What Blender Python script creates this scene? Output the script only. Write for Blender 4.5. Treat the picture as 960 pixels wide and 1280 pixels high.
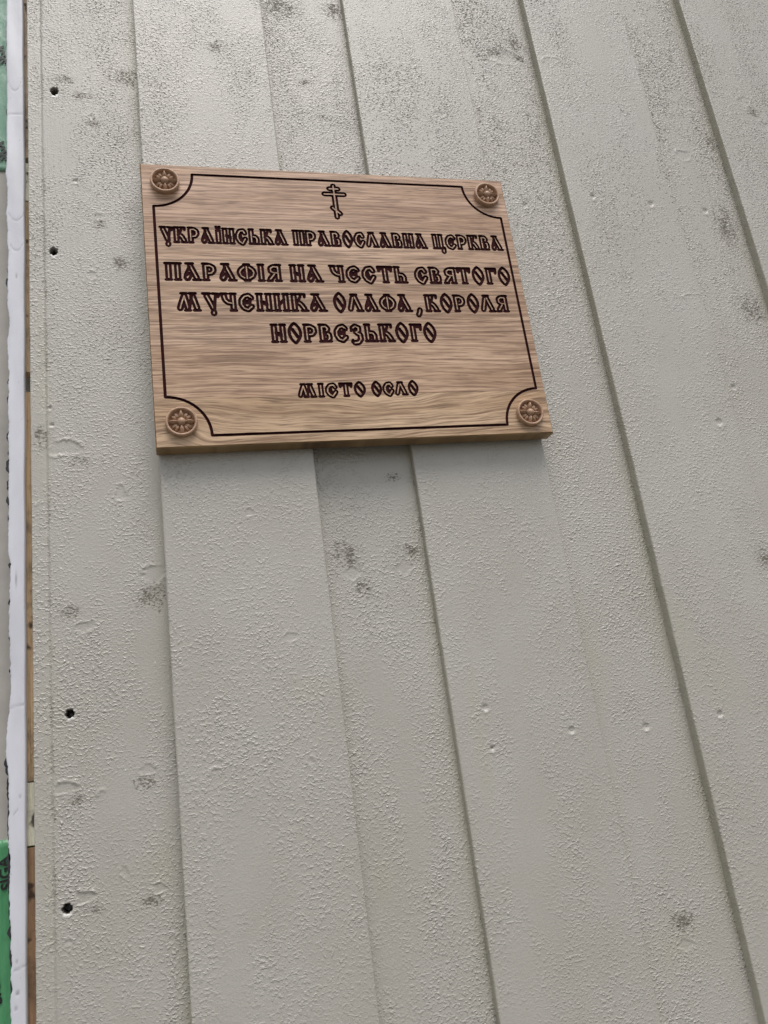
import bpy, bmesh, math, random
import numpy as np
from mathutils import Vector, Matrix
from mathutils.geometry import delaunay_2d_cdt

for o in list(bpy.data.objects):
    bpy.data.objects.remove(o)
S = bpy.context.scene
COL = S.collection

# ---------------------------------------------------------------- camera
Z0 = 2.18            # height of the plaque's top edge above the ground
R = [[0.9655785598303226, 0.13371655881269928, -0.22319612634480693],
     [-0.06212522029162845, 0.9515067262454315, 0.3012895731906417],
     [0.25266002042221425, -0.277046623890226, 0.9270426539654177]]
def conv(r): return Vector((r[0], r[2], -r[1]))
cr, cu, cb = conv(R[0]), -conv(R[1]), -conv(R[2])
cam = bpy.data.cameras.new('camera')
co = bpy.data.objects.new('camera', cam)
COL.objects.link(co)
cam.sensor_fit = 'VERTICAL'
cam.sensor_height = 24
cam.lens = 978.13 / 1280 * 24
cam.clip_start = 0.01
cam.clip_end = 3000
m = Matrix((cr, cu, cb)).transposed().to_4x4()
m.translation = Vector((0.017954, -0.728095, Z0 - 0.627401))
co.matrix_world = m
S.camera = co

# ---------------------------------------------------------------- overcast daylight
SUN_EL, SUN_AZ = math.radians(67), math.radians(170)
w = bpy.data.worlds.new('World')
S.world = w
w.use_nodes = True
nt = w.node_tree
nt.nodes.clear()
sky = nt.nodes.new('ShaderNodeTexSky')
sky.sky_type = 'NISHITA'
sky.sun_disc = False
sky.sun_elevation = SUN_EL
sky.sun_rotation = SUN_AZ
sky.air_density = 1.0
sky.dust_density = 2.5
hs = nt.nodes.new('ShaderNodeHueSaturation')      # cloud cover: little colour left
hs.inputs['Saturation'].default_value = 0.34
bgn = nt.nodes.new('ShaderNodeBackground')
bgn.inputs['Strength'].default_value = 0.095
wo = nt.nodes.new('ShaderNodeOutputWorld')
nt.links.new(sky.outputs[0], hs.inputs['Color'])
nt.links.new(hs.outputs[0], bgn.inputs['Color'])
nt.links.new(bgn.outputs[0], wo.inputs['Surface'])
sl = bpy.data.lights.new('sun', 'SUN')
sl.energy = 1.5
sl.angle = math.radians(38)
sl.color = (1, 0.97, 0.93)
so = bpy.data.objects.new('sun', sl)
COL.objects.link(so)
d = Vector((math.sin(SUN_AZ) * math.cos(SUN_EL), math.cos(SUN_AZ) * math.cos(SUN_EL), math.sin(SUN_EL)))
so.rotation_euler = d.to_track_quat('Z', 'Y').to_euler()
so.location = (0, -3, 6)
S.render.engine = 'CYCLES'
S.view_settings.view_transform = 'Standard'
S.view_settings.look = 'None'
S.view_settings.gamma = 1
S.view_settings.exposure = 0.66

rng = np.random.default_rng(7)
random.seed(7)

# ---------------------------------------------------------------- helpers
def link(o, parent=None):
    COL.objects.link(o)
    if parent is not None:
        o.parent = parent
    return o

def empty(name, loc, label, cat):
    o = bpy.data.objects.new(name, None)
    o.location = loc
    o.empty_display_size = 0.05
    link(o)
    o['label'] = label
    o['category'] = cat
    return o

def mesh_obj(name, verts, faces, mats, parent=None, mi=None, smooth=False, off=(0, 0, 0)):
    me = bpy.data.meshes.new(name)
    me.from_pydata([(v[0] - off[0], v[1] - off[1], v[2] - off[2]) for v in verts], [], faces)
    for mm in (mats if isinstance(mats, (list, tuple)) else [mats]):
        me.materials.append(mm)
    if mi is not None:
        me.polygons.foreach_set('material_index', mi)
    if smooth:
        me.polygons.foreach_set('use_smooth', [True] * len(me.polygons))
    me.update()
    o = bpy.data.objects.new(name, me)
    return link(o, parent)

def box(v, f, x0, x1, y0, y1, z0, z1):
    b = len(v)
    v += [(x0, y0, z0), (x1, y0, z0), (x1, y1, z0), (x0, y1, z0), (x0, y0, z1), (x1, y0, z1), (x1, y1, z1), (x0, y1, z1)]
    f += [tuple(b + i for i in q) for q in ((0, 3, 2, 1), (4, 5, 6, 7), (0, 1, 5, 4), (1, 2, 6, 5), (2, 3, 7, 6), (3, 0, 4, 7))]

class NG:
    """tiny node-building helper"""
    def __init__(s, name):
        s.m = bpy.data.materials.new(name)
        s.m.use_nodes = True
        s.t = s.m.node_tree
        s.t.nodes.clear()
        s.out = s.n('ShaderNodeOutputMaterial')
        s.p = s.n('ShaderNodeBsdfPrincipled')
        s.l(s.p.outputs[0], s.out.inputs['Surface'])
    def n(s, ty, **kw):
        q = s.t.nodes.new(ty)
        for k, v in kw.items():
            setattr(q, k, v)
        return q
    def l(s, a, b): s.t.links.new(a, b)
    def sock(s, inp, v):
        if isinstance(v, bpy.types.NodeSocket): s.l(v, inp)
        else: inp.default_value = v
    def coords(s, scale=(1, 1, 1), loc=(0, 0, 0), rot=(0, 0, 0), src='Object'):
        c = s.n('ShaderNodeTexCoord'); mp = s.n('ShaderNodeMapping')
        s.l(c.outputs[src], mp.inputs[0])
        mp.inputs['Scale'].default_value = scale
        mp.inputs['Location'].default_value = loc
        mp.inputs['Rotation'].default_value = rot
        return mp.outputs[0]
    def noise(s, vec, scale, detail=2, rough=.5, dist=0):
        q = s.n('ShaderNodeTexNoise')
        s.l(vec, q.inputs['Vector'])
        q.inputs['Scale'].default_value = scale
        q.inputs['Detail'].default_value = detail
        q.inputs['Roughness'].default_value = rough
        q.inputs['Distortion'].default_value = dist
        return q.outputs['Fac']
    def ramp(s, fac, a, b, va=0., vb=1.):
        q = s.n('ShaderNodeMapRange')
        q.clamp = True
        s.sock(q.inputs[0], fac)
        for i, x in zip((1, 2, 3, 4), (a, b, va, vb)):
            s.sock(q.inputs[i], x)
        return q.outputs[0]
    def math(s, op, a, b=0., c=0.):
        q = s.n('ShaderNodeMath', operation=op)
        s.sock(q.inputs[0], a); s.sock(q.inputs[1], b); s.sock(q.inputs[2], c)
        return q.outputs[0]
    def mix(s, fac, a, b, mode='MIX'):
        q = s.n('ShaderNodeMix', data_type='RGBA', blend_type=mode)
        s.sock(q.inputs[0], fac)
        for i, x in ((6, a), (7, b)):
            if isinstance(x, tuple): x = (*x, 1) if len(x) == 3 else x
            s.sock(q.inputs[i], x)
        return q.outputs[2]
    def attr(s, name):
        q = s.n('ShaderNodeAttribute'); q.attribute_name = name
        return q.outputs['Fac']
    def bump(s, h, strength, dist, prev=None):
        q = s.n('ShaderNodeBump')
        q.inputs['Strength'].default_value = strength
        q.inputs['Distance'].default_value = dist
        s.l(h, q.inputs['Height'])
        if prev is not None: s.l(prev, q.inputs['Normal'])
        return q.outputs[0]

def simple(name, col, rough=.6, var=.25, scale=40, bump=.2, stretch=(1, 1, 1)):
    g = NG(name)
    v = g.coords(stretch)
    n = g.noise(v, scale, 5, .6)
    dark = tuple(c * (1 - var) for c in col)
    lite = tuple(min(1, c * (1 + var)) for c in col)
    g.l(g.mix(g.ramp(n, .3, .7), dark, lite), g.p.inputs['Base Color'])
    g.p.inputs['Roughness'].default_value = rough
    g.l(g.bump(g.noise(v, scale * 4, 3), bump, .001), g.p.inputs['Normal'])
    return g.m

# ---------------------------------------------------------------- materials
def paint_material():
    g = NG('grey_wall_paint')
    v = g.coords()
    big = g.noise(v, 7, 3, .6)
    mid = g.noise(g.coords((1, 1, .35)), 45, 4, .6)
    col = g.mix(g.ramp(big, .35, .65), (.415, .387, .335), (.445, .42, .375))
    col = g.mix(g.ramp(mid, .42, .75, 0, .30), col, (.38, .355, .31))
    # sap stain of a yellowish green tone
    col = g.mix(g.math('MULTIPLY', g.attr('olive'), g.ramp(g.noise(v, 60, 4, .6), .3, .6, .5, 1)), col, (.41, .385, .295))
    # knot stains: the paint is thin there, raw wood shows between the grains of paint; corner dirt and painted shade lines use it too
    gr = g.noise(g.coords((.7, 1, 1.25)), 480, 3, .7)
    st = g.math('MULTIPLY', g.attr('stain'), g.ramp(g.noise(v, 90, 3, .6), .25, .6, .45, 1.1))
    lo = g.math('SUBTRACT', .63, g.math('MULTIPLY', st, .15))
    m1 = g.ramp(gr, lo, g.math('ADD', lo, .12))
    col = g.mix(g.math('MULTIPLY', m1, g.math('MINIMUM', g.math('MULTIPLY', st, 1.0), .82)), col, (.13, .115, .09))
    # fine dark specks scattered over the paint
    sp = g.noise(g.coords((.85, 1, 1.1)), 490, 1.0, .55)
    sk = g.attr('speck')
    th = g.math('SUBTRACT', .768, g.math('MULTIPLY', sk, .17))
    m2 = g.ramp(sp, th, g.math('ADD', th, .07))
    col = g.mix(g.math('MULTIPLY', m2, .7), col, (.11, .11, .095))
    col = g.mix(g.attr('chip'), col, (.75, .73, .68))
    col = g.mix(g.attr('hole'), col, (.03, .022, .015))
    g.l(col, g.p.inputs['Base Color'])
    raw = g.math('MAXIMUM', g.math('MULTIPLY', m1, g.math('MINIMUM', st, 1.)), m2)
    g.l(g.math('ADD', g.ramp(big, .3, .7, .42, .52), g.math('MULTIPLY', raw, .4)), g.p.inputs['Roughness'])
    g.l(g.ramp(raw, 0, 1, .95, .2), g.p.inputs['Specular IOR Level'])
    # small beads of paint over the rough-sawn face, on a finer grain
    bead = g.ramp(g.noise(g.coords((.92, 1, 1.1)), 400, 1.0, .5), .50, .72)
    h = g.math('ADD', g.math('MULTIPLY', bead, g.math('MULTIPLY', g.attr('rough'), .8)),
               g.math('ADD', g.math('MULTIPLY', g.noise(v, 700, 3, .6), .42),
                      g.math('MULTIPLY', g.noise(g.coords((1, 1, .04)), 330, 3, .6), .5)))
    g.l(g.bump(h, .62, .0010), g.p.inputs['Normal'])
    return g.m
PAINT = paint_material()

def oak_material(name, tone, seed, cathedral=0., contrast=1.):
    g = NG(name)
    L = (seed * 3.1, 0, seed * 1.7)
    v = g.coords((1, 1, 1), L)
    warp = g.noise(g.coords((1, 1, 2.2), L), 5, 2, .5)
    # height across the grain, bent by a slow noise: waves and cathedrals
    sep = g.n('ShaderNodeSeparateXYZ'); g.l(v, sep.inputs[0])
    zz = g.math('ADD', sep.outputs[2], g.math('MULTIPLY', g.math('SUBTRACT', warp, .5), min(.004, .3 * cathedral) + cathedral * .75))
    cb_ = g.n('ShaderNodeCombineXYZ')
    g.l(sep.outputs[0], cb_.inputs[0]); g.l(zz, cb_.inputs[2])
    def st(kx, kz, det=3, ro=.55):
        mp = g.n('ShaderNodeMapping'); g.l(cb_.outputs[0], mp.inputs[0])
        mp.inputs['Scale'].default_value = (kx, 1, kz)
        return g.noise(mp.outputs[0], 1, det, ro)
    bands = st(3, 42, 3, .5)
    grain = st(9, 340, 4, .65)
    pores = st(28, 950, 2, .6)
    a = tuple(c * t for c, t in zip((.68, .475, .34), tone))
    b = tuple(c * t for c, t in zip((.50, .325, .21), tone))
    c_ = tuple(c * t for c, t in zip((.19, .105, .062), tone))
    col = g.mix(g.ramp(bands, .38, .62), a, b)
    col = g.mix(g.ramp(g.noise(g.coords((1, 1, 4), L), 4, 3, .6), .45, .7, 0, .45), col, tuple(x * .78 for x in b))
    col = g.mix(g.ramp(grain, .43, .62, 0, .8 * contrast), col, c_)
    col = g.mix(g.ramp(pores, .54, .66, 0, .75 * contrast), col, tuple(x * .7 for x in c_))
    fin = st(16, 560, 1.5, .5)
    col = g.mix(g.ramp(fin, .57, .63, 0, .42 * contrast), col, tuple(x * .85 for x in c_))
    hi = st(20, 340, 3)
    col = g.mix(g.ramp(hi, .55, .72, 0, .6), col, tuple(min(1, x * 1.15) for x in a))
    dk = st(3.5, 28, 4, .6)
    col = g.mix(g.ramp(dk, .6, .78, 0, .5), col, tuple(x * 1.1 for x in c_))
    g.l(col, g.p.inputs['Base Color'])
    g.p.inputs['Roughness'].default_value = .48
    g.p.inputs['Specular IOR Level'].default_value = .4
    g.l(g.bump(g.math('ADD', grain, pores), .25, .0006), g.p.inputs['Normal'])
    return g.m

GROOVE = simple('burnt_groove_stain', (.034, .006, .007), .85, .4, 90, .3)
GROOVE.node_tree.nodes['Principled BSDF'].inputs['Specular IOR Level'].default_value = .12
ROSETTE = simple('carved_brown_wood', (.42, .26, .165), .40, .25, 120, .35, (1, 1, 4))
SIDEWOOD = oak_material('oak_edge', (.55, .50, .33), 9)
BLACK = simple('black_scraps', (.03, .03, .032), .7)

# ================================================================ THE WALL
D0, D1 = .0186, .0326          # face of the top boards, face of the boards beneath
wall = empty('timber_wall', (0.4, D1, 0), 'pale grey painted board-on-board timber wall with a raw unfinished left edge', 'wall')
wall_inv = wall.location.copy()

FEAT = [('hole',-0.0889,0.1209,0.0042,0.0056),
        ('hole',-0.0930,-0.0900,0.0039,0.0049),
        ('hole',-0.0872,-0.5679,0.0037,0.0038),
        ('hole',-0.0924,-0.7258,0.0040,0.0039),
        ('stain',-0.0083,0.1469,0.0126,0.0082),
        ('stain',-0.0600,0.1167,0.0086,0.0045),
        ('ring',-0.0505,0.0883,0.0034,0.0045),
        ('dimple',-0.0691,0.0004,0.0033,0.0032),
        ('ring',-0.0461,-0.0453,0.0037,0.0046),
        ('stain',-0.0784,0.1378,0.0077,0.0046),
        ('stain',-0.0464,-0.0555,0.0041,0.0051),
        ('stain',-0.0491,0.0784,0.0060,0.0044),
        ('ring',-0.0548,-0.1185,0.0040,0.0058),
        ('stain',-0.0268,-0.1032,0.0065,0.0060),
        ('dimple',-0.0995,-0.2707,0.0026,0.0026),
        ('dimple',-0.0976,-0.2889,0.0029,0.0026),
        ('eye',-0.0855,-0.3140,0.0162,0.0084),
        ('stain',-0.1087,-0.3020,0.0058,0.0084),
        ('stain',-0.0727,-0.3288,0.0074,0.0042),
        ('ring',-0.0361,-0.3641,0.0059,0.0090),
        ('eye',-0.0094,-0.4467,0.0118,0.0094),
        ('stain',-0.0149,-0.4688,0.0116,0.0092),
        ('stain',-0.0853,-0.4766,0.0069,0.0045),
        ('ring',-0.0725,-0.4920,0.0090,0.0052),
        ('lumps',-0.0900,-0.4687,0.0166,0.0090),
        ('ring',-0.0231,-0.6245,0.0075,0.0047),
        ('eye',-0.0918,-0.6302,0.0117,0.0052),
        ('stain',-0.0803,-0.6417,0.0078,0.0033),
        ('arc',-0.0626,-0.6391,0.0033,0.0033),
        ('ring',-0.0460,-0.7051,0.0032,0.0044),
        ('eye',-0.0778,-0.7197,0.0088,0.0055),
        ('stain',-0.0718,-0.7300,0.0057,0.0024),
        ('ring',-0.0179,-0.7224,0.0059,0.0044),
        ('stain',-0.0250,-0.7319,0.0065,0.0037),
        ('ring',-0.0917,-0.7512,0.0037,0.0024),
        ('olive',-0.0136,-0.7040,0.0146,0.0221),
        ('lumps',-0.0820,-0.7116,0.0164,0.0086),
        ('stain',-0.0270,-0.6348,0.0067,0.0040),
        ('ring',0.0993,0.1949,0.0067,0.0062),
        ('stain',0.0950,0.1883,0.0057,0.0049),
        ('stain',0.1837,0.2755,0.0145,0.0120),
        ('stain',0.2010,0.1586,0.0061,0.0037),
        ('stain',0.2143,0.1072,0.0060,0.0030),
        ('stain',0.2507,0.2801,0.0108,0.0095),
        ('ring',0.3258,0.1817,0.0054,0.0065),
        ('ring',0.3677,0.1162,0.0087,0.0050),
        ('stain',0.4693,0.2369,0.0119,0.0070),
        ('stain',0.4993,0.2527,0.0073,0.0128),
        ('eye',0.4803,0.2271,0.0240,0.0111),
        ('arc',0.5427,0.2162,0.0146,0.0070),
        ('stain',0.5016,0.2280,0.0048,0.0056),
        ('ring',0.7454,0.1721,0.0134,0.0115),
        ('stain',0.7662,0.1071,0.0067,0.0097),
        ('eye',0.7181,0.0823,0.0117,0.0081),
        ('ring',0.8358,0.1747,0.0111,0.0073),
        ('stain',0.8447,0.1557,0.0069,0.0058),
        ('ring',0.8573,0.1314,0.0069,0.0086),
        ('dimple',0.5539,-0.0011,0.0046,0.0049),
        ('dimple',0.6370,-0.0083,0.0048,0.0050),
        ('dimple',0.4625,-0.0098,0.0044,0.0048),
        ('dimple',0.7269,-0.0073,0.0051,0.0052),
        ('stain',0.7512,-0.0319,0.0115,0.0229),
        ('lumps',0.7506,-0.0757,0.0202,0.0198),
        ('stain',0.7540,-0.1581,0.0124,0.0154),
        ('eye',0.7660,-0.1747,0.0099,0.0059),
        ('arc',0.6629,-0.1475,0.0165,0.0046),
        ('dimple',0.6491,-0.3185,0.0056,0.0052),
        ('lumps',0.4588,-0.3432,0.0141,0.0097),
        ('dimple',0.6927,-0.2682,0.0046,0.0044),
        ('stain',0.2393,-0.3624,0.0053,0.0036),
        ('ring',0.0851,-0.3954,0.0047,0.0049),
        ('stain',0.1787,-0.4441,0.0108,0.0108),
        ('diamond',0.1830,-0.4629,0.0107,0.0090),
        ('diamond',0.2381,-0.4616,0.0119,0.0100),
        ('stain',0.2483,-0.4453,0.0078,0.0059),
        ('stain',0.1934,-0.4787,0.0066,0.0065),
        ('lumps',0.2011,-0.4835,0.0182,0.0130),
        ('ring',0.1143,-0.5223,0.0068,0.0045),
        ('ring',0.1202,-0.6374,0.0036,0.0035),
        ('lumps',0.2439,-0.6060,0.0049,0.0053),
        ('dimple',0.2969,-0.6104,0.0041,0.0038),
        ('dimple',0.3834,-0.6429,0.0043,0.0038),
        ('dimple',0.4714,-0.6504,0.0046,0.0039),
        ('dimple',0.5530,-0.6484,0.0047,0.0040),
        ('dimple',0.2973,-0.6491,0.0032,0.0029),
        ('dimple',0.4309,-0.4468,0.0019,0.0018),
        ('lumps',0.3859,-0.5576,0.0053,0.0024),
        ('stain',0.6633,-0.4919,0.0096,0.0130),
        ('arc',0.0351,-0.6346,0.0048,0.0040),
        ('olive',0.1770,-0.7487,0.0103,0.0170),
        ('olive',0.5217,-0.5655,0.0194,0.0498),
        ('lumps',0.2422,-0.7270,0.0054,0.0061),
        ('olive',0.4579,-0.8527,0.0306,0.0237),
        ('stain',0.4673,-0.8347,0.0103,0.0067),
        ('diamond',0.4622,-0.8535,0.0119,0.0066),
        ('lumps',0.3002,-0.8613,0.0060,0.0031),
        ('olive',0.2580,-0.5542,0.0083,0.0464),
        ('olive',0.2864,-0.6359,0.0066,0.0654),
        ('olive',0.5629,-0.6146,0.0193,0.0322),
        ('lumps',0.0579,-0.7770,0.0173,0.0297),
        ('lumps',0.1903,-0.6528,0.0201,0.0558),
        ('lumps',0.1798,-0.8338,0.0215,0.0302),
        ('olive',0.1319,-0.5724,0.0197,0.0102),
        ('lumps',0.0792,-0.6164,0.0216,0.0275),
        ('lumps',0.4623,-0.8037,0.0260,0.0274),
        ('lumps',0.3777,0.2531,0.0227,0.0218),
        ('olive',0.4236,-0.5722,0.0128,0.0482)]

# relief fields on one fine grid (metres): X to the right, Z up from the plaque's top edge
GX0, GX1, GZ0, GZ1, GS = -.14, 1.14, -1.02, .46, .0008
NX, NZ = int((GX1 - GX0) / GS), int((GZ1 - GZ0) / GS)
fx = np.fft.rfftfreq(NX, GS)[None, :]
fz = np.fft.fftfreq(NZ, GS)[:, None]
def band(wx, wz, sharp=1.0):
    """gaussian noise whose features are about wx by wz metres"""
    q = (fx * wx) ** 2 + (fz * wz) ** 2
    filt = (q ** sharp) * np.exp(-q * 1.6) if sharp > 0 else np.exp(-q * 3)
    a = np.fft.irfft2(np.fft.rfft2(rng.standard_normal((NZ, NX))) * filt, s=(NZ, NX))
    return ((a - a.mean()) / a.std()).astype(np.float32)
micro = band(.0030, .0022, .7)
micro2 = band(.0056, .0044, .7)
fine = band(.002, .0018, .8)
patch = band(.03, .09, 0)
patch2 = band(.012, .02, 0)
patch3 = band(.05, .12, 0)
wavy = band(.06, .4, 0)
def samp(F, x, z, sh):
    """bilinear sample, each board from its own stretch of the field"""
    a = (x - GX0) / GS + sh[0]; b = (z - GZ0) / GS + sh[1]
    i = np.floor(a).astype(int); j = np.floor(b).astype(int)
    s = (a - i).astype(np.float32); t = (b - j).astype(np.float32)
    i0, i1, j0, j1 = i % NX, (i + 1) % NX, j % NZ, (j + 1) % NZ
    return (F[j0, i0] * (1 - s) + F[j0, i1] * s) * (1 - t) + (F[j1, i0] * (1 - s) + F[j1, i1] * s) * t

def sstep(a, b, x):
    t = np.clip((x - a) / (b - a), 0, 1)
    return t * t * (3 - 2 * t)

def axis(lo, hi, step, fine_at=()):
    """coordinates lo..hi, 'step' apart and three times denser round the given spots"""
    out = [lo]
    while out[-1] < hi - step * .4:
        s = step
        for c, h in fine_at:
            if abs(out[-1] - c) < h: s = step / 2
        out.append(out[-1] + s)
    out[-1] = hi
    return out

VIS0, VIS1 = -.99, .44
STEP = .00115
def board(name, x0, x1, face, back, lip=None, view=True, label=None):
    proud = face < D1 - .005
    sh = (rng.integers(0, NX), rng.integers(0, NZ))
    fs = [f for f in FEAT if x0 - .004 < f[1] < x1 + .004]
    holes = [f for f in fs if f[0] == 'hole']
    r = .0016
    hi_ = VIS1 if view else VIS0
    lo_ = max(VIS0, -.936 + (x0 - .532) * 3.117 - .14)
    mid_ = max(-.1, lo_ + .01)
    zf = (axis(lo_, mid_, .00108, [(f[2], .008) for f in holes]) + axis(mid_, VIS1, .00135, [(f[2], .008) for f in holes])[1:]) if view else []
    zs = [-2.13, -1.8, -1.4, -1.1] + ([VIS0 + .1 * q for q in range(12) if VIS0 + .1 * q < lo_ - .05] if view else []) + list(zf) + [.5, .7, 1.0, 1.2]
    st = STEP if view else .02
    xf = axis(x0 + r, x1 - r, st, [(sum(f[1] for f in holes) / len(holes), .008)] if holes else ([] if lip is None else []))
    cols = [(x0, back, 0), (x0, face + r + .0008, 0)]
    for k in range(3):
        a = math.radians(k * 30)
        cols.append((x0 + r - r * math.cos(a), face + r - r * math.sin(a), .3 * k))
    cols += [(x, face, 1) for x in xf]
    for k in (2, 1, 0):
        a = math.radians(k * 30)
        cols.append((x1 - r + r * math.cos(a), face + r - r * math.sin(a), .3 * k))
    cols += [(x1, face + r + .0008, 0), (x1, back, 0)]
    cx = np.array([c[0] for c in cols]); cy = np.array([c[1] for c in cols]); cw = np.array([c[2] for c in cols])
    X, Z = np.meshgrid(cx, np.array(zs)); Y = np.broadcast_to(cy, X.shape).copy(); Wt = np.broadcast_to(cw, X.shape)
    n = X.shape
    inview = sstep(VIS0 - .005, VIS0 + .005, Z) * (1 - sstep(VIS1 - .005, VIS1 + .005, Z))
    h = np.zeros(n, np.float32)
    stain = np.zeros(n, np.float32); olive = np.zeros(n, np.float32); hole = np.zeros(n, np.float32); chip = np.zeros(n, np.float32)
    P, P2, P3 = samp(patch, X, Z, sh), samp(patch2, X, Z, sh), samp(patch3, X, Z, sh)
    rough = .6 if proud else .95
    amp = rough * np.clip(.72 + .24 * P + .18 * P2, .15, 1.6)
    m1, m2, ff = samp(micro, X, Z, sh), samp(micro2, X, Z, sh), samp(fine, X, Z, sh)
    lump = 0
    for k, fxx, fzz, rx, rz in fs:
        dx, dz = (X - fxx), (Z - fzz)
        near = (np.abs(dx) < rx * 4 + .004) & (np.abs(dz) < rz * 4 + .004)
        if not near.any(): continue
        q = np.sqrt((dx / rx) ** 2 + (dz / rz) ** 2)
        qn = q + .16 * m2 + .12 * P2
        rm = (rx + rz) / 2
        if k == 'stain': qn = qn / 1.2
        ang = np.arctan2(dz / rz, dx / rx)
        ph = (fxx * 971 + fzz * 577) % 6.28
        gap_ = np.clip(.55 + .6 * np.sin(ang * 2 + ph) + .35 * np.sin(ang * 5 + 2 * ph), .08, 1.1)   # a knot's rim is never whole
        q0 = q
        if k in ('ring', 'eye'): q = q * (1 + .10 * np.sin(ang * 3 + ph) + .06 * np.sin(ang * 4 - ph)) + .07 * m2
        if k == 'hole':
            hq = q + .10 * m1
            g = 1 - sstep(.8, 1.05, hq)
            h -= .013 * g * np.ones(n)
            hole = np.maximum(hole, 1 - sstep(.86, 1.12, hq))
            below = np.exp(-(((dx - .1 * rx) / (rx * .9)) ** 2 + ((dz + 1.25 * rz) / (rz * .55)) ** 2))
            chip = np.maximum(chip, sstep(.35, .6, below + .18 * m1) * (1 - hole))
            h += .0004 * below
        elif k == 'stain':
            stain = np.maximum(stain, 1.5 * np.exp(-(qn / 1.45) ** 2) * near)
            h -= .00012 * (1 - sstep(.4, 1.3, q))
        elif k == 'olive':
            olive = np.maximum(olive, (1 - sstep(.2, 1.5, qn)) * .38)
        elif k in ('ring', 'eye', 'diamond'):
            if k == 'diamond':
                q = np.abs(dx / rx) + np.abs(dz / rz)
            wr = .0011 / rm
            h += near * (.00045 * gap_ * np.exp(-((q - 1 + .06 * P2) / wr) ** 2) - .00025 * (1 - sstep(.75, 1., q)))
            amp = amp * (1 - .8 * (1 - sstep(.85, 1.05, q)))
            stain = np.maximum(stain, .62 * gap_ * np.exp(-((q - 1.12) / (1.1 * wr)) ** 2) * near)
            if k == 'eye':
                h += near * .0004 * gap_ * np.exp(-((q - 1) / (1.6 * wr)) ** 2) * (dz > 0)
                stain = np.maximum(stain, .7 * np.exp(-(((dx - .75 * rx) / (.5 * rx)) ** 2 + ((dz + .6 * rz) / (.7 * rz)) ** 2)) * near)
                fan = np.sin(np.arctan2(dz, dx) * 34) * np.exp(-((q - 1.35) / .25) ** 2) * (dz > 0)
                h += near * .00016 * fan
        elif k == 'arc':
            wr = .0012 / rm
            h += near * .0006 * np.exp(-((q - 1) / wr) ** 2) * sstep(-.3, .3, (dz / rz - .6 * dx / rx))
            stain = np.maximum(stain, .6 * np.exp(-((q - .8) / wr) ** 2) * sstep(-.1, .4, (dz / rz - .6 * dx / rx)) * near)
        elif k == 'dimple':
            h -= near * .0011 * (1 - sstep(.45, .95, q))
            stain = np.maximum(stain, .9 * (1 - sstep(.3, .85, q + .1 * m1)) * near)
            low = np.exp(-((dx / (rx * .7)) ** 2 + ((dz + 1.15 * rz) / (rz * .45)) ** 2))
            h += near * .0006 * low
            chip = np.maximum(chip, .45 * sstep(.5, .8, low) * near)
        elif k == 'lumps':
            lump = lump + (1 - sstep(.3, 1.4, q))
    amp = amp * (1 + .5 * np.clip(lump, 0, 1))
    if np.ndim(stain): amp = amp * (1 + .25 * np.clip(stain, 0, 1))
    # paint bubbles stand out of a smoother skin
    bub = np.clip(m1 + .3 * P2 - .25, 0, 1.8) * .00042 + np.clip(m2 - .6, 0, 1.5) * .00036 + m1 * .00010
    h += inview * (.34 * amp * bub + .000022 * ff)
    h += .0002 * samp(wavy, X, Z, sh)
    if lip is not None:
        inl = X < lip
        h -= .0011 * (X < lip) * inview
        dash = sstep(-.4, .5, P2 + .4 * P)
        h -= .0013 * np.exp(-((X - lip) / .0009) ** 2) * (.35 + .65 * dash)
        stain = np.maximum(stain, .85 * dash * np.exp(-((X - lip) / .0011) ** 2))
        olive = np.maximum(olive, np.where(inl, .08, 0))
        h = np.where(inl, h - inview * amp * bub * .5, h)
    # sap-stained rims along the edges
    edge_r = np.exp(-((x1 - X) / .010) ** 2)
    if not proud:
        hid = .012
        edge_r = np.exp(-((x1 - hid - X) / .012) ** 2)
        edge_l = np.exp(-((X - x0 - hid) / .007) ** 2)
        olive = np.maximum(olive, edge_r * np.clip(.5 + .35 * P3, 0, 1))
        grime_shade = sstep(-.6, .9, P2 + .5 * P)  # dirt in the inner corners, deepened to paint in the steps' shade lines
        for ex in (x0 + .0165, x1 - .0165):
            stain = np.maximum(stain, .95 * (.25 + .75 * grime_shade) * np.exp(-((X - ex) / .0016) ** 2))
        olive = np.maximum(olive, edge_l * np.clip(.25 + .3 * P3, 0, 1))
    side = (1 - Wt) * (np.array([1.0 if c[0] < x0 + .01 else .5 for c in cols]))[None, :]
    olive = np.maximum(olive, side * .8)
    # dark specks get fewer downwards
    up = sstep(-.60, .10, Z)
    sk = up * np.clip(.90 + .10 * P + .12 * P3 + .05 * P2 + (0 if proud else .10), 0, 1.25) * inview
    sk = np.clip(sk - .5 * olive, 0, 1.3)
    Y = Y - h * Wt
    Xw = X + (1 - Wt) * 0.0001 * samp(patch2, np.full(n, x0 + .01), Z * 2, sh) * inview
    verts = np.stack([Xw, Y, Z + Z0], -1).reshape(-1, 3).astype(np.float32)
    verts -= np.array(wall.location, np.float32)
    nr, nc = n
    a = (np.arange(nr - 1)[:, None] * nc + np.arange(nc - 1)[None, :]).reshape(-1)
    quads = np.stack([a, a + 1, a + nc + 1, a + nc], -1).astype(np.int32)
    me = bpy.data.meshes.new(name)
    me.vertices.add(len(verts)); me.vertices.foreach_set('co', verts.ravel())
    me.loops.add(quads.size); me.loops.foreach_set('vertex_index', quads.ravel())
    me.polygons.add(len(quads)); me.polygons.foreach_set('loop_start', np.arange(0, quads.size, 4, dtype=np.int32))
    me.update(calc_edges=True)
    me.polygons.foreach_set('use_smooth', np.ones(len(quads), bool))
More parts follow.
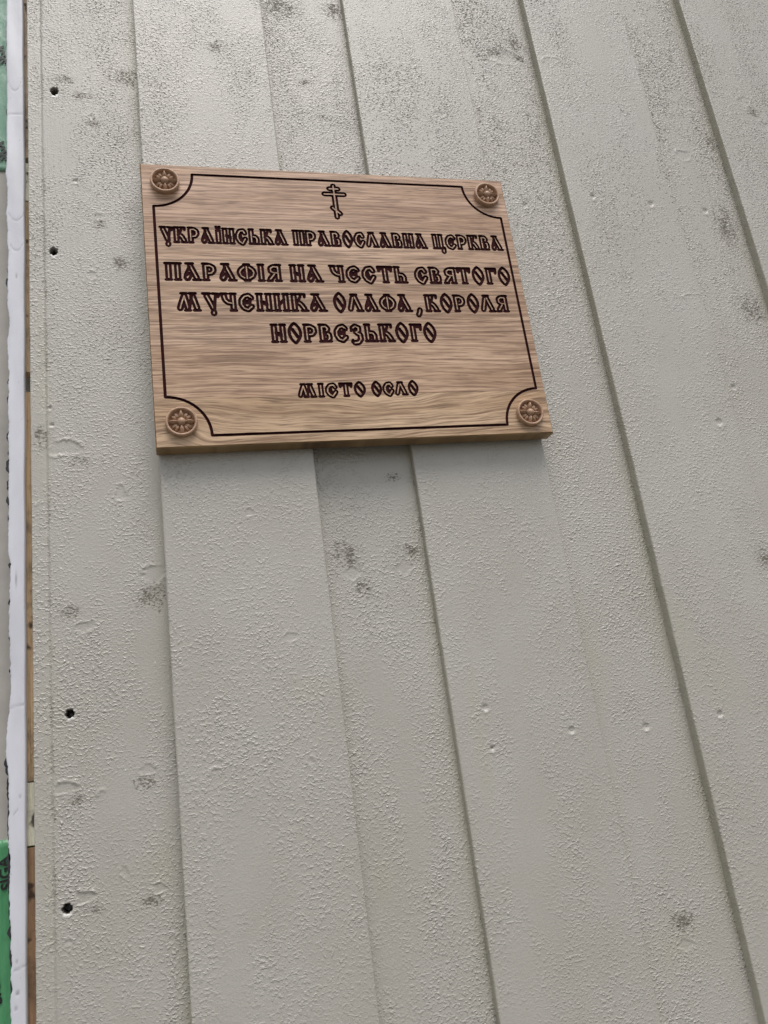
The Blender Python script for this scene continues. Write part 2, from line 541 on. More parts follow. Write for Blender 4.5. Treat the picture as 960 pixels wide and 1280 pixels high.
    for nm, arr in (('stain', stain), ('olive', olive), ('speck', sk), ('hole', hole), ('chip', chip), ('rough', np.clip(amp / .8, 0, 2) * inview + .6 * (1 - inview))):
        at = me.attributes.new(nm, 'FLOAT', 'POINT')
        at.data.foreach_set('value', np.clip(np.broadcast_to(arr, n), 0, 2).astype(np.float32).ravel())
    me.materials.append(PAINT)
    o = bpy.data.objects.new(name, me)
    link(o, wall)
    if label: o['label'] = label
    return o

P_ = .2592
tops = [.0018 + P_ * k for k in range(8)]
tops = [.0018, .2622, .5208, .7785, 1.037, 1.296, 1.555, 1.814]
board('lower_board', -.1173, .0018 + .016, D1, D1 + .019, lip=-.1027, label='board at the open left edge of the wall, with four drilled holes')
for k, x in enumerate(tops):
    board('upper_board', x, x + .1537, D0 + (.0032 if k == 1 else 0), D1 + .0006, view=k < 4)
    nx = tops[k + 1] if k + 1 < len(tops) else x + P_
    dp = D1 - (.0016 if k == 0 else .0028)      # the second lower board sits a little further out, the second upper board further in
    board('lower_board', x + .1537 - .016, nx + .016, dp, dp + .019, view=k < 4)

# ---------------------------------------------------------------- the open left edge
loc = tuple(wall.location)
def raw_wood(name, col, seed, knots=0.):
    g = NG(name)
    v = g.coords((1, 1, 1), (seed, 0, seed * 2.3))
    st = g.noise(g.coords((420, 1, 9), (seed, 0, seed)), 1, 4, .6)
    bl = g.noise(v, 28, 4, .65)
    c = g.mix(g.ramp(st, .35, .7), tuple(min(.9, x * 1.75) for x in col), tuple(x * .9 for x in col))
    c = g.mix(g.ramp(bl, .5, .72, 0, .85), c, (.07, .045, .03))
    c = g.mix(g.ramp(g.noise(v, 70, 2), .62, .7, 0, knots), c, (.035, .02, .012))
    g.l(c, g.p.inputs['Base Color'])
    g.p.inputs['Roughness'].default_value = .75
    g.l(g.bump(st, .5, .001), g.p.inputs['Normal'])
    return g.m
BY0, BY1 = .0524, .0664
segs = [(1.1, .0450, (.40, .31, .22), 'paint-smeared grey brown piece of the raw batten', 1.0),
        (.0377, -.0120, (.60, .52, .42), 'pale piece of the raw batten', 2.0),
        (-.0136, -.2205, (.40, .29, .18), 'tan weathered piece of the raw batten', 3.0),
        (-.2430, -.6205, (.42, .29, .17), 'tan piece of the raw batten below a dark gap', 4.0),
        (-.6217, -.6735, (.70, .58, .42), 'fresh light wood offcut in the raw batten', 5.0),
        (-.6750, -2.10, (.25, .15, .085), 'dark brown lower piece of the raw batten', 6.0)]
for z1, z0, c, lb, sd in segs:
    bm = bmesh.new()
    x0, x1 = -.1335, -.100
    xs = [x0 + (x1 - x0) * i / 24 for i in range(25)]
    nz = max(3, int(min(z1 - z0, .9) / .006))
    zt = [z1 - (z1 - z0) * (j / nz) for j in range(nz + 1)]
    grid = [[bm.verts.new((x - loc[0], BY0 + .0006 * math.sin(x * 900 + sd) * math.sin(z * 31 + sd) + random.uniform(0, .0003) - loc[1], z + Z0 - loc[2])) for x in xs] for z in zt]
    for j in range(nz):
        for i in range(24):
            bm.faces.new((grid[j][i], grid[j + 1][i], grid[j + 1][i + 1], grid[j][i + 1]))
    # ends and back
    for row, fl in ((grid[0], 1), (grid[-1], -1)):
        bk = [bm.verts.new((v_.co.x, BY1 - loc[1], v_.co.z)) for v_ in row]
        for i in range(24):
            q = (row[i], row[i + 1], bk[i + 1], bk[i])
            bm.faces.new(q if fl > 0 else q[::-1])
    me = bpy.data.meshes.new('batten_piece'); bm.to_mesh(me); bm.free()
    me.materials.append(raw_wood('raw_batten_%d' % int(sd), c, sd, .9))
    o = bpy.data.objects.new('batten_piece', me); link(o, wall); o['label'] = lb

# white painted strip with a ragged left edge
g = NG('white_strip_paint')
v = g.coords()
c = g.mix(g.ramp(g.noise(g.coords((1, 1, .3)), 60, 3), .35, .7), (.70, .70, .75), (.62, .62, .66))
c = g.mix(g.ramp(g.noise(v, 420, 2), .72, .78, 0, .6), c, (.16, .16, .17))
c = g.mix(g.math('MULTIPLY', g.attr('mark'), .75), c, (.2, .2, .22))
g.l(c, g.p.inputs['Base Color'])
g.p.inputs['Roughness'].default_value = .4
g.l(g.bump(g.noise(g.coords((1, 1, .5)), 120, 4), .25, .001), g.p.inputs['Normal'])
WHITE = g.m
def wl(z):   # left edge
    pts = [(-2.2, -.137), (-.80, -.1373), (-.73, -.1384), (-.67, -.1383), (-.60, -.1406), (-.5386, -.1381), (-.3733, -.1387), (-.1665, -.1393), (.016, -.1408), (.06, -.1404), (.26, -.1408), (1.2, -.1408)]
    return np.interp(z, [p[0] for p in pts], [p[1] for p in pts])
def wr(z):
    return np.interp(z, [-2.2, -.806, -.568, -.374, -.009, .26, 1.2], [-.127, -.1266, -.1258, -.1253, -.1233, -.1236, -.1236])
zz = np.concatenate([[-2.1, -1.5, -1.1], np.arange(-.98, .44, .0016), [.6, .9, 1.15]])
nj = 16
js = np.cumsum(rng.standard_normal(len(zz))) * .00025
js = js - np.convolve(np.pad(js, 30, mode='edge'), np.ones(61) / 61, 'valid') + rng.standard_normal(len(zz)) * .00013
js[(zz > .02)] *= .35
def cur(x, z, marks):
    m_ = 0
    for kind, mx, mz, a, b in marks:
        if kind == 'u':      # hanging curve
            zc = mz + ((x - mx) / a) ** 2 * b
            m_ = max(m_, math.exp(-((z - zc) / .0009) ** 2) * (abs(x - mx) < a) * .6)
        elif kind == 'l':
            m_ = max(m_, math.exp(-((z - mz - (x - mx) * b) / .0008) ** 2) * (abs(x - mx) < a) * .55)
        else:
            m_ = max(m_, math.exp(-(((x - mx) / a) ** 2 + ((z - mz) / b) ** 2)) * 1.2)
    return m_
marks = [('u', -.1324, .1274, .009, .022), ('l', -.131, .0952, .009, .1), ('u', -.1313, -.0454, .008, .010), ('u', -.1313, -.083, .006, .008),
         ('d', -.1315, -.1144, .0006, .003), ('d', -.1326, -.4402, .0006, .0065), ('d', -.130, -.632, .0009, .0009), ('d', -.1325, -.783, .0012, .0013),
         ('d', -.1337, -.7937, .0012, .0009), ('l', -.131, -.765, .005, .3), ('d', -.133, -.760, .0009, .0009), ('l', -.1338, -.6446, .002, 1.2), ('l', -.132, -.555, .006, .1)]
vv, ff_, mk = [], [], []
YW = .0425
for a_, z in enumerate(zz):
    l_, r_ = wl(z) + js[a_], wr(z) + .0002 * math.sin(z * 60)
    row = [(l_, YW + .0098)] + [(l_ + (r_ - l_) * i / (nj - 1), YW + .0003 * ((2 * i / (nj - 1) - 1) ** 6)) for i in range(nj)] + [(r_, YW + .0098)]
    for x, y in row:
        mval = cur(x, z, marks)
        vv.append((x - loc[0], y + .0006 * mval + .0003 * math.sin(z * 40 + x * 200) - loc[1], z + Z0 - loc[2])); mk.append(min(1, mval))
nc = nj + 2
for a_ in range(len(zz) - 1):
    for i in range(nc - 1):
        q = a_ * nc + i
        ff_.append((q, q + 1, q + nc + 1, q + nc))
o = mesh_obj('white_strip', vv, ff_, WHITE, wall, smooth=True)
o.data.attributes.new('mark', 'FLOAT', 'POINT').data.foreach_set('value', mk)
o['label'] = 'narrow white strip with a ragged left edge, running up the open end of the wall'

# black scraps of torn membrane clinging along the strip's left edge
vv, ff_ = [], []
pz = -.80
scr = []
for z, h_, w_ in [(-.12, .012, .002), (-.105, .006, .0015), (-.235, .006, .002), (-.255, .010, .0018), (-.295, .012, .002), (-.312, .006, .0016), (-.325, .014, .0028), (-.345, .012, .0025), (-.362, .014, .0024),
                  (-.378, .010, .0016), (-.398, .008, .0016), (-.425, .005, .0012), (-.46, .006, .0016), (-.49, .012, .0012), (-.523, .004, .001), (-.605, .016, .0026), (-.625, .02, .0012), (-.66, .05, .0016),
                  (-.682, .02, .0024), (-.70, .02, .0022), (-.72, .022, .0012), (-.738, .01, .0022), (-.755, .016, .0010), (-.78, .02, .0006), (.21, .05, .0008), (.17, .03, .0007), (.10, .01, .001), (.045, .006, .0016)]:
    k = max(4, int(h_ / .002)); b = len(vv)
    zs_ = np.linspace(z - h_ / 2, z + h_ / 2, k)
    for t, q in enumerate(zs_):
        e = math.sin(math.pi * (t + .3) / (k - .4)) ** .5 if 0 < t < k - 1 else .15
        lx = wl(q) - w_ * e * random.uniform(.55, 1.25) - .0003
        vv += [(lx, .0455, q), (wl(q) + .003, .0455, q), (lx, .0470, q), (wl(q) + .003, .0470, q)]
    for t in range(k - 1):
        c0 = b + t * 4
        ff_ += [(c0, c0 + 1, c0 + 5, c0 + 4), (c0 + 2, c0, c0 + 4, c0 + 6), (c0 + 3, c0 + 2, c0 + 6, c0 + 7)]
o = mesh_obj('torn_membrane_edge', [(x - loc[0], y - loc[1], z + Z0 - loc[2]) for x, y, z in vv], ff_, BLACK, wall)
o['label'] = 'black torn scraps showing along the left edge of the white strip'

# backing panel and green tape with black print
def sheet(name, x0, x1, z0, z1, y, mat, thick, nx=40, nz=60, amp=.0006, label=None):
    bm = bmesh.new()
    G = []
    for j in range(nz + 1):
        G.append([bm.verts.new((x0 + (x1 - x0) * i / nx - loc[0], y - amp * (1 + math.sin(i * 1.7 + j * .35) * math.sin(j * .9)) - loc[1], z0 + (z1 - z0) * j / nz + Z0 - loc[2])) for i in range(nx + 1)])
    for j in range(nz):
        for i in range(nx):
            bm.faces.new((G[j][i], G[j][i + 1], G[j + 1][i + 1], G[j + 1][i]))
    r_ = bmesh.ops.extrude_edge_only(bm, edges=[e for e in bm.edges if e.is_boundary])
    for v_ in [q for q in r_['geom'] if isinstance(q, bmesh.types.BMVert)]:
        v_.co.y = y + thick - loc[1]
    me = bpy.data.meshes.new(name); bm.to_mesh(me); bm.free()
    me.materials.append(mat)
    for q in me.polygons: q.use_smooth = True
    o = bpy.data.objects.new(name, me); link(o, wall)
    if label: o['label'] = label
    return o
PANEL = simple('grey_sheathing', (.47, .44, .40), .8, .12, 25, .3)
sheet('backing_panel', -1.3, -.1005, -2.1, 1.15, .0690, PANEL, .012, 30, 40, .0002, 'grey beige sheathing behind the white strip')
g = NG('green_tape')
c = g.mix(g.ramp(g.noise(g.coords((3, 1, .6)), 50, 3), .3, .7), (.07, .29, .12), (.12, .38, .18))
g.l(c, g.p.inputs['Base Color'])
g.p.inputs['Roughness'].default_value = .28
g.l(g.bump(g.noise(g.coords((3, 1, 1)), 70, 3), .4, .002), g.p.inputs['Normal'])
GREEN = g.m
t_low = sheet('green_tape', -1.3, -.1010, -1.05, -.6662, .0680, GREEN, .0008, 60, 60, .0005, 'lower band of shiny green tape printed in black')
PALE = GREEN.copy(); PALE.name = 'faded_green_tape'
for q in PALE.node_tree.nodes:
    if q.bl_idname == 'ShaderNodeMix':
        q.inputs[6].default_value = (.17, .36, .24, 1); q.inputs[7].default_value = (.25, .46, .33, 1)
t_up = sheet('green_tape', -1.3, -.1010, .0389, .42, .0680, PALE, .0008, 60, 60, .0005, 'upper band of shiny green tape printed in black')
PRINT = simple('black_print', (.012, .012, .012), .4)
def lettering(txt, x, z, size, rot, parent, stretch=1.):
    cu = bpy.data.curves.new('t', 'FONT'); cu.body = txt; cu.size = size; cu.extrude = .0002; cu.offset = size * .025
    cu.align_y = 'BOTTOM_BASELINE' if False else 'TOP_BASELINE'
    to = bpy.data.objects.new('t', cu); COL.objects.link(to)
    bpy.context.view_layer.update()
    me = bpy.data.meshes.new_from_object(to.evaluated_get(bpy.context.evaluated_depsgraph_get()))
    bpy.data.objects.remove(to)
    M = Matrix.Translation(Vector((x - loc[0], .0662 - loc[1], z + Z0 - loc[2]))) @ Matrix.Rotation(rot, 4, 'Y') @ Matrix.Rotation(math.pi / 2, 4, 'X') @ Matrix.Diagonal((stretch, 1, 1, 1))
    me.transform(M); me.materials.clear(); me.materials.append(PRINT); me.name = 'printed_lettering'
    o = bpy.data.objects.new('printed_lettering', me); link(o, parent)
    return o
# the maker's word runs up the tape, turned a quarter
def lwidth(o):
    zs_ = [v.co.z for v in o.data.vertices]; return min(zs_), max(zs_)
for tape, txt, x, z in ((t_low, 'SIGA', -.1412, -.706), (t_low, 'SIGA', -.1492, -.793), (t_up, 'SIGA', -.1458, .190), (t_up, 'SIGA', -.1455, .052), (t_low, 'SIGA', -.185, -.72), (t_up, 'SIGA', -.19, .2)):
    lettering(txt, x, z, .0125, math.radians(-97), tape, 1.0)

# ================================================================ THE PLAQUE
W, H = .42, .3316
T = .0176
plaque = empty('engraved_plaque', (W / 2, 0, Z0 - H), 'oak plaque with dark engraved Cyrillic lettering and four corner rosettes, on the grey boards', 'plaque')
pl = plaque.location
K = .7
joints = [.108 * K, .211 * K, .314 * K, .400 * K]
shapes, meta = [], []          # CDT input faces; meta: (kind, id)
def poly(pts, kind, gid):
    shapes.append(pts); meta.append((kind, gid))
def capsule(a, b, w_, kind, gid, n=4):
    ax, ay = a; bx, by = b
    t = math.atan2(by - ay, bx - ax) if (ax, ay) != (bx, by) else 0
    P = []
    for k in range(n + 1):
        q = t - math.pi / 2 + math.pi * k / n
        P.append((bx + w_ * math.cos(q), by + w_ * math.sin(q)))
    for k in range(n + 1):
        q = t + math.pi / 2 + math.pi * k / n
        P.append((ax + w_ * math.cos(q), ay + w_ * math.sin(q)))
    poly(P, kind, gid)

def S_(x, top=True, bot=True, w_=.17):
    L = [('c', [(x, .15), (x, .85)])]
    if top: L.append(('s', [(x - w_, .97), (x + w_, .97)]))
    if bot: L.append(('s', [(x - w_, .03), (x + w_, .03)]))
    return L
G = {}
G['П'] = (.74, S_(.1) + S_(.64) + [('s', [(-.1, .97), (.84, .97)])])
G['Н'] = (.74, S_(.1) + S_(.64) + [('s', [(.2, .56), (.54, .44)]), ('s', [(.2, .47), (.54, .35)])])
G['И'] = (.74, S_(.1) + S_(.64) + [('s', [(.2, .32), (.54, .68)])])
G['Р'] = (.68, S_(.1) + [('c', [(.1, .85), (.36, .87), (.56, .76), (.58, .58), (.45, .44), (.26, .42)])])
G['Я'] = (.72, S_(.64) + [('c', [(.64, .85), (.36, .87), (.18, .76), (.2, .58), (.38, .5), (.6, .5)]), ('c', [(.4, .42), (.12, .12)]), ('s', [(-.06, .03), (.25, .03)])])
G['К'] = (.80, S_(.1) + [('s', [(.22, .48), (.36, .6), (.5, .86)]), ('s', [(.36, .97), (.76, .97), (.74, .8)]), ('c', [(.34, .5), (.5, .4), (.68, .14)]), ('s', [(.5, .03), (.9, .03)])])
G['А'] = (.86, [('c', [(.36, .84), (.70, .15)]), ('s', [(.1, .97), (.52, .97)]), ('s', [(.5, .03), (.94, .03)]),
                ('s', [(.3, .78), (.06, .36), (0, .14), (.1, .02), (.24, .04), (.34, .2), (.42, .42)]), ('s', [(.12, .3), (.26, .42)])])
G['Л'] = (.84, [('c', [(.42, .84), (.72, .15)]), ('s', [(.16, .97), (.58, .97)]), ('s', [(.52, .03), (.94, .03)]), ('c', [(.3, .8), (.14, .36), (.06, .13)])])
G['Ф'] = (.92, S_(.46) + [('c', [(.3, .80), (.1, .66), (.02, .5), (.1, .3), (.3, .18)]), ('c', [(.62, .80), (.82, .66), (.9, .5), (.82, .3), (.62, .18)])])
G['І'] = (.24, S_(.12))
G['Ї'] = (.26, [('c', [(.13, .15), (.13, .72)]), ('s', [(-.05, .03), (.31, .03)]), ('s', [(-.02, .82), (.28, .82)]), ('s', [(-.03, 1.08), (.06, 1.08)]), ('s', [(.2, 1.08), (.29, 1.08)]), ('s', [(.0, .97), (.26, .97)])])
G['Ч'] = (.72, S_(.6) + [('c', [(.08, .85), (.14, .62), (.3, .48), (.5, .44)]), ('s', [(-.1, .97), (.26, .97)])])
G['Е'] = (.74, [('c', [(.66, .74), (.5, .88), (.26, .82), (.08, .62), (.06, .38), (.2, .16), (.44, .08), (.66, .26)]), ('s', [(.2, .54), (.6, .6)]), ('s', [(.6, .7), (.56, .44)]), ('s', [(.24, .46), (.5, .44)])])
G['С'] = (.74, [('c', [(.64, .70), (.52, .88), (.26, .84), (.08, .62), (.06, .38), (.2, .16), (.42, .04), (.66, .34)]), ('s', [(.36, .34), (.3, .62)])])
G['Т'] = (.78, S_(.4, top=False) + [('s', [(-.06, .97), (.86, .97)]), ('s', [(-.06, .97), (.0, .7)]), ('s', [(.86, .97), (.8, .7)]), ('s', [(.06, .8), (.26, .86)]), ('s', [(.54, .86), (.74, .8)])])
G['Г'] = (.60, S_(.12) + [('s', [(-.05, .97), (.68, .97), (.64, .66)]), ('s', [(.3, .84), (.56, .82)])])
G['Ь'] = (.68, S_(.12) + [('c', [(.26, .5), (.46, .48), (.56, .34), (.54, .14)]), ('s', [(-.06, .03), (.74, .03)])])
G['В'] = (.68, S_(.1) + [('c', [(.1, .85), (.36, .87), (.48, .74), (.38, .58)]), ('c', [(.36, .5), (.54, .42), (.56, .2), (.48, .13)]), ('s', [(-.06, .03), (.66, .03)]), ('s', [(.22, .52), (.42, .54)])])
G['Б'] = G['В']
G['З'] = (.66, [('c', [(.1, .76), (.28, .88), (.5, .8), (.48, .62), (.3, .54)]), ('c', [(.36, .5), (.56, .4), (.58, .14), (.4, -.04), (.16, -.06)]), ('s', [(.0, -.04), (.04, .1)]), ('s', [(.04, .74), (.0, .62)])])
lens = [(.36, 1.06), (.50, .96), (.64, .80), (.72, .58), (.71, .38), (.60, .18), (.46, .02), (.36, -.05), (.24, .03), (.09, .20), (.01, .42), (.0, .62), (.08, .82), (.22, .97), (.36, 1.06)]
G['О'] = (.72, [('s', lens), ('S', [(.2, .74), (.54, .26)])])
G['Ц'] = (.84, S_(.1) + S_(.62) + [('s', [(-.08, .03), (.84, .03)]), ('c', [(.80, .04), (.78, -.2)])])
G['У'] = (.74, [('c', [(.12, .84), (.3, .5), (.46, .16)]), ('s', [(-.1, .97), (.32, .97)]), ('s', [(.46, .97), (.86, .94), (.78, .78)]), ('s', [(.66, .92), (.58, .5), (.54, .1)]), ('c', [(.48, -.06), (.48, -.14)])])
G['М'] = (1.18, [('c', [(.30, .78), (.14, .4), (.06, .14)]), ('c', [(.32, .84), (.50, .15)]), ('s', [(.14, .97), (.46, .97)]), ('s', [(.34, .03), (.64, .03)]), ('s', [(.58, .12), (.74, .86)]), ('c', [(.80, .84), (1.02, .15)]),
                 ('s', [(.60, .97), (.98, .97)]), ('s', [(.84, .03), (1.2, .03)])])
G[','] = (.2, [('c', [(.12, .1), (.1, -.02), (.02, -.2)])])

lines = {1: (.1115, .1440, .0047, .0008), 2: (.1745, .2095, .0051, .0009), 3: (.2258, .2612, .0051, .0009), 4: (.2786, .3140, .0051, .0009), 5: (.3785, .4045, .0043, .0009)}
words = [(1, 'УКРАЇНСЬКА', .0219, .2173), (1, 'ПРАВОСЛАВНА', .2229, .4465), (1, 'ЦЕРКВА', .4531, .5799),
         (2, 'ПАРАФІЯ', .0255, .2015), (2, 'НА', .2113, .2663), (2, 'ЧЕСТЬ', .2742, .4037), (2, 'СВЯТОГО', .4124, .5826),
         (3, 'МУЧЕНИКА', .0396, .2664), (3, 'ОЛАФА', .2731, .4031), (3, ',', .4050, .4145), (3, 'КОРОЛЯ', .4220, .5678),
         (4, 'НОРВЕЗЬКОГО', .1727, .4369), (5, 'МІСТО', .2032, .3096), (5, 'ОСЛО', .3145, .3922)]
names = {0: 'border_line', 1: 'cross_outline'}
gid = 2
for ln, wd, xa, xb in words:
    zt, zb, hw, hc = (q * K for q in lines[ln])
    sol = hw * .50
    base, hh = -zb + sol, (zb - zt) - 2 * sol
    xa, xb = xa * K, xb * K
    gap = .30
    adv = sum(G[c][0] for c in wd) + gap * (len(wd) - 1)
    sc = (xb - xa - 2 * sol - .0) / (adv + .16) if wd != ',' else hh
    x = xa + sol + .08 * sc if wd != ',' else xa + hw
    for c in wd:
        w_, strokes = G[c]
        for ty, pts in strokes:
            q = [(x + u * sc, base + v_ * hh) for u, v_ in pts]
            for a_, b_ in zip(q[:-1], q[1:]):
                if ty == 'c':
                    capsule(a_, b_, hw, 'o', gid); capsule(a_, b_, hc, 'i', gid, 3)
                elif ty == 's':
                    capsule(a_, b_, sol, 's', gid, 3)
                else:
                    capsule(a_, b_, sol * 1.15, 's', gid, 3)
        names[gid] = 'letter'
        gid += 1
        x += (w_ + gap) * sc
# three-barred cross
hw, hc = .0050 * K, .0011 * K
for a_, b_ in [((.3004, -.0268), (.3004, -.0868)), ((.2932, -.0325), (.3076, -.0325)), ((.2840, -.0430), (.3168, -.0430)), ((.2950, -.0690), (.3062, -.0800))]:
    a_ = (a_[0] * K, a_[1] * K); b_ = (b_[0] * K, b_[1] * K)
    capsule(a_, b_, hw, 'o', 1, 4); capsule(a_, b_, hc, 'i', 1, 3)
# border line with scooped corners
L_, R_, T_, B_, ra = .0168 * K, .5855 * K, -.0170 * K, -.4572 * K, .0605 * K
bp = []
for cx_, cz_, a0 in ((L_, T_, 0), (L_, B_, 90), (R_, B_, 180), (R_, T_, 270)):
    for k in range(13):
        a = math.radians(a0 + (-90 * k / 12 if False else 90 * k / 12))
        pass
def arc(cx_, cz_, a0, a1):
    return [(cx_ + ra * math.cos(math.radians(a0 + (a1 - a0) * k / 14)), cz_ + ra * math.sin(math.radians(a0 + (a1 - a0) * k / 14))) for k in range(15)]
bp = arc(L_, T_, 0, -90) + arc(L_, B_, 90, 0) + arc(R_, B_, 180, 90) + arc(R_, T_, 270, 180)
for a_, b_ in zip(bp, bp[1:] + bp[:1]):
    capsule(a_, b_, .00152, 's', 0, 3)
# glue joints
for jz in joints:
    e = .00010
    poly([(.0008, -jz - e), (W - .0008, -jz - e), (W - .0008, -jz + e), (.0008, -jz + e)], 'j', -1)
bv = .0012
rect = [(bv, -H + bv), (W - bv, -H + bv), (W - bv, -bv), (bv, -bv)]
poly(rect, 'r', -1)
for jz in joints:      # cut the outline exactly at each joint
    pass
coords, faces_in = [], []
for s_ in shapes:
    b = len(coords); coords += [Vector(p_) for p_ in s_]; faces_in.append(list(range(b, b + len(s_))))
ov, oe, of, _, _, off_ = delaunay_2d_cdt(coords, [], faces_in, 1, 1e-6, True)
area = lambda t: abs(sum(ov[t[i]].x * ov[t[(i + 1) % len(t)]].y - ov[t[(i + 1) % len(t)]].x * ov[t[i]].y for i in range(len(t)))) / 2
cls = []
for t, ids in zip(of, off_):
    k = {}
    for i in ids:
        k.setdefault(meta[i][0], meta[i][1])
    if 's' in k: cls.append(('g', k['s']))
    elif 'o' in k and 'i' not in k: cls.append(('g', k['o']))
    elif 'j' in k and 'i' not in k and 'o' not in k: cls.append(('j', -1))
    else: cls.append(('f', -1))
DEPTH = .0016
edge = {}
for ti, t in enumerate(of):
    for i in range(len(t)):
        edge.setdefault(frozenset((t[i], t[(i + 1) % len(t)])), []).append(ti)
def plank_of(z): return sum(1 for jz in joints if -z > jz)
buckets = {}
def add(key, pts):
    v_, f_ = buckets.setdefault(key, ([], {}, []))[0], None
    vs, ix, fs_ = buckets[key]
    fc = []
    for p_ in pts:
        kk = (round(p_[0], 7), round(p_[1], 7), round(p_[2], 7))
        if kk not in ix: ix[kk] = len(vs); vs.append(kk)
        fc.append(ix[kk])
    if len(set(fc)) >= 3: fs_.append(fc)
for ti, (t, (k, gi)) in enumerate(zip(of, cls)):
    if area(t) < 1e-12: continue
    zc = sum(ov[i].y for i in t) / len(t)
    y = {'f': 0., 'j': .0003, 'g': DEPTH}[k]
    key = ('L', gi) if k == 'g' else ('P', plank_of(zc))
    add(key, [(ov[i].x, y, ov[i].y) for i in t])
    if k == 'g':
        for i in range(len(t)):
            a_, b_ = t[i], t[(i + 1) % len(t)]
            nb = [q for q in edge[frozenset((a_, b_))] if q != ti]
            if nb and cls[nb[0]][0] != 'g':
                A, B = ov[a_], ov[b_]
                add(key, [(A.x, DEPTH, A.y), (A.x, 0, A.y), (B.x, 0, B.y), (B.x, DEPTH, B.y)])
# outer bevel, edges and back of each plank
lv = [0] + joints + [H]
tones = [(1.02, .985, .97), (1.0, .985, .96), (.97, .955, .93), (1.0, .97, .92), (1.0, 1.0, .90)]
cats = [.004, .006, .004, .014, .075]
for i in range(5):
    za, zb = -lv[i], -lv[i + 1]
    zf0 = -bv if i == 0 else za
    zf1 = -H + bv if i == 4 else zb
    key = ('E', i)
    # side edges
    for xo, xi in ((0, bv), (W, W - bv)):
        add(key, [(xi, 0, zf0), (xo, bv, za), (xo, bv, zb), (xi, 0, zf1)])
        add(key, [(xo, bv, za), (xo, T, za), (xo, T, zb), (xo, bv, zb)])
    if i == 0:
        add(key, [(bv, 0, -bv), (W - bv, 0, -bv), (W, bv, 0), (0, bv, 0)]); add(key, [(0, bv, 0), (W, bv, 0), (W, T, 0), (0, T, 0)])
    if i == 4:
        add(key, [(bv, 0, -H + bv), (W - bv, 0, -H + bv), (W, bv, -H), (0, bv, -H)]); add(key, [(0, bv, -H), (W, bv, -H), (W, T, -H), (0, T, -H)])
    add(key, [(0, T, za), (W, T, za), (W, T, zb), (0, T, zb)])
def to_obj(name, vs, fs_, mats, mi=None):
    verts = [(x - pl.x, y - pl.y, z + Z0 - pl.z) for x, y, z in vs]
    o = mesh_obj(name, verts, fs_, mats, plaque, mi)
    bm = bmesh.new(); bm.from_mesh(o.data)
    bm.normal_update()
    bm.to_mesh(o.data); bm.free()
    return o
for i in range(5):
    vs, ix, fs_ = buckets[('P', i)]
    n0 = len(fs_)
    vs2, _, fs2 = buckets[('E', i)]
    b = len(vs)
    allv = vs + vs2
    allf = fs_ + [[q + b for q in f] for f in fs2]
    to_obj('plank', allv, allf, [oak_material('oak_%d' % i, tones[i], i + 1, cats[i]), SIDEWOOD], [0] * n0 + [1] * len(fs2))
for gi in sorted(names):
    if ('L', gi) in buckets:
        vs, ix, fs_ = buckets[('L', gi)]
        o = to_obj(names[gi], vs, fs_, GROOVE)

# carved rosettes
def revolve(prof, n):
    v_, f_ = [], []
    for r_, y in prof:
        for k in range(n):
            a = 2 * math.pi * k / n
            v_.append((r_ * math.cos(a), y, r_ * math.sin(a)))
    for j in range(len(prof) - 1):
        for k in range(n):
            f_.append((j * n + k, j * n + (k + 1) % n, (j + 1) * n + (k + 1) % n, (j + 1) * n + k))
    c0 = len(v_); v_.append((0, prof[-1][1], 0)); b = (len(prof) - 1) * n
    for k in range(n): f_.append((b + k, b + (k + 1) % n, c0))
    return v_, f_
RR = .0153
prof = [(1, .0002), (1.0, -.0046), (.985, -.0054), (.95, -.0058), (.88, -.0058), (.84, -.0052), (.81, -.0030), (.77, -.0013), (.3, -.0013), (.12, -.0013)]
dv, df = revolve([(a * RR, b) for a, b in prof], 64)
bv_, bf_ = revolve([(.27 * RR, -.0024), (.27 * RR, -.0042), (.24 * RR, -.0056), (.17 * RR, -.0068), (.08 * RR, -.0073), (.02 * RR, -.0074)], 24)
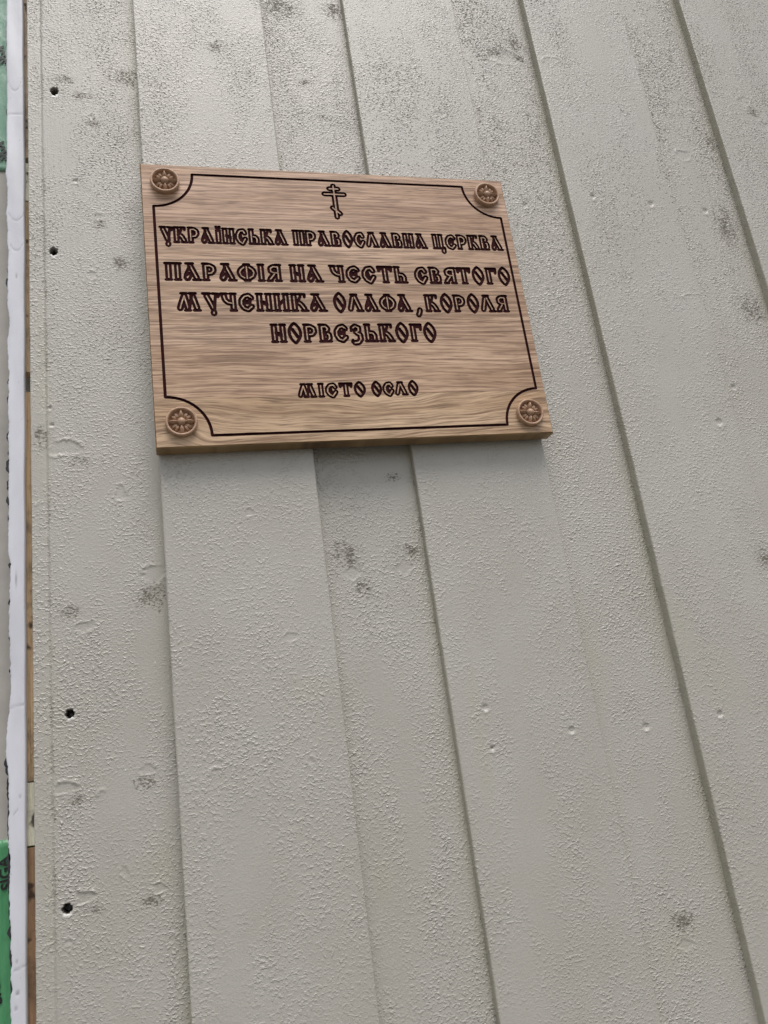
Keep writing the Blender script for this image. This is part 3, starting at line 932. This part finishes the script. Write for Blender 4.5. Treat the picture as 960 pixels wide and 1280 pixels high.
def petal(L0, L1, wd_, top, cleft):
    v_, f_ = [], []
    n, m_ = 10, 8
    for i in range(n + 1):
        t = i / n
        wx = wd_ * math.sin(math.pi * min(1, t ** (1.15 if cleft else .85) * .90 + .10)) ** .75
        r_ = L0 + (L1 - L0) * t
        for j in range(m_ + 1):
            u = 2 * j / m_ - 1
            rise = (1 - u * u) ** .55 * (math.sin(math.pi * (.10 + .84 * t))) ** .6
            if cleft: rise *= 1 - .35 * math.exp(-(u / .2) ** 2)
            else: rise *= 1 + .22 * math.exp(-(u / .2) ** 2)
            v_.append((u * wx, -.0010 - top * rise, r_))
    for i in range(n):
        for j in range(m_):
            q = i * (m_ + 1) + j
            f_.append((q, q + 1, q + m_ + 2, q + m_ + 1))
    return v_, f_
pm = {}
def mk_mesh(nm, v_, f_):
    me = bpy.data.meshes.new(nm); me.from_pydata(v_, [], f_); me.materials.append(ROSETTE)
    for q in me.polygons: q.use_smooth = True
    return me
me_disc, me_boss = mk_mesh('rosette', dv, df), mk_mesh('boss', bv_, bf_)
me_big = mk_mesh('petal', *petal(.20 * RR, .86 * RR, .17 * RR, .0050, False))
me_small = mk_mesh('petal', *petal(.26 * RR, .76 * RR, .125 * RR, .0040, True))
for (x, z, tilt, lb) in ((.0358 * K, -.0345 * K, 0, 'upper left rosette'), (.5660 * K, -.0345 * K, 2, 'upper right rosette'), (.0365 * K, -.4370 * K, 0, 'lower left rosette'), (.5645 * K, -.4400 * K, 8, 'lower right rosette')):
    o = bpy.data.objects.new('rosette', me_disc); link(o, plaque)
    o.location = (x - pl.x, 0, z + Z0 - pl.z); o.rotation_euler = (0, math.radians(tilt), 0)
    b = bpy.data.objects.new('boss', me_boss); link(b, o)
    for k in range(12):
        p_ = bpy.data.objects.new('petal', me_big if k % 3 == 0 else me_small); link(p_, o)
        p_.rotation_euler = (0, math.radians(30 * k + (4 if k % 3 == 1 else (-4 if k % 3 == 2 else 0))), 0)

# ================================================================ THE GROUND
g = NG('gravel')
v = g.coords()
c = g.mix(g.ramp(g.noise(v, 60, 5, .7), .35, .65), (.07, .067, .06), (.15, .145, .13))
g.l(g.mix(g.ramp(g.noise(v, 1.2, 3), .4, .7, 0, .5), c, (.10, .10, .075)), g.p.inputs['Base Color'])
g.p.inputs['Roughness'].default_value = .9
g.l(g.bump(g.noise(v, 90, 4), .6, .01), g.p.inputs['Normal'])
vv = [(-1500, -1500, 0), (1500, -1500, 0), (1500, 1500, 0), (-1500, 1500, 0)]
o = mesh_obj('ground', vv, [(0, 1, 2, 3)], g.m)
o['kind'] = 'structure'
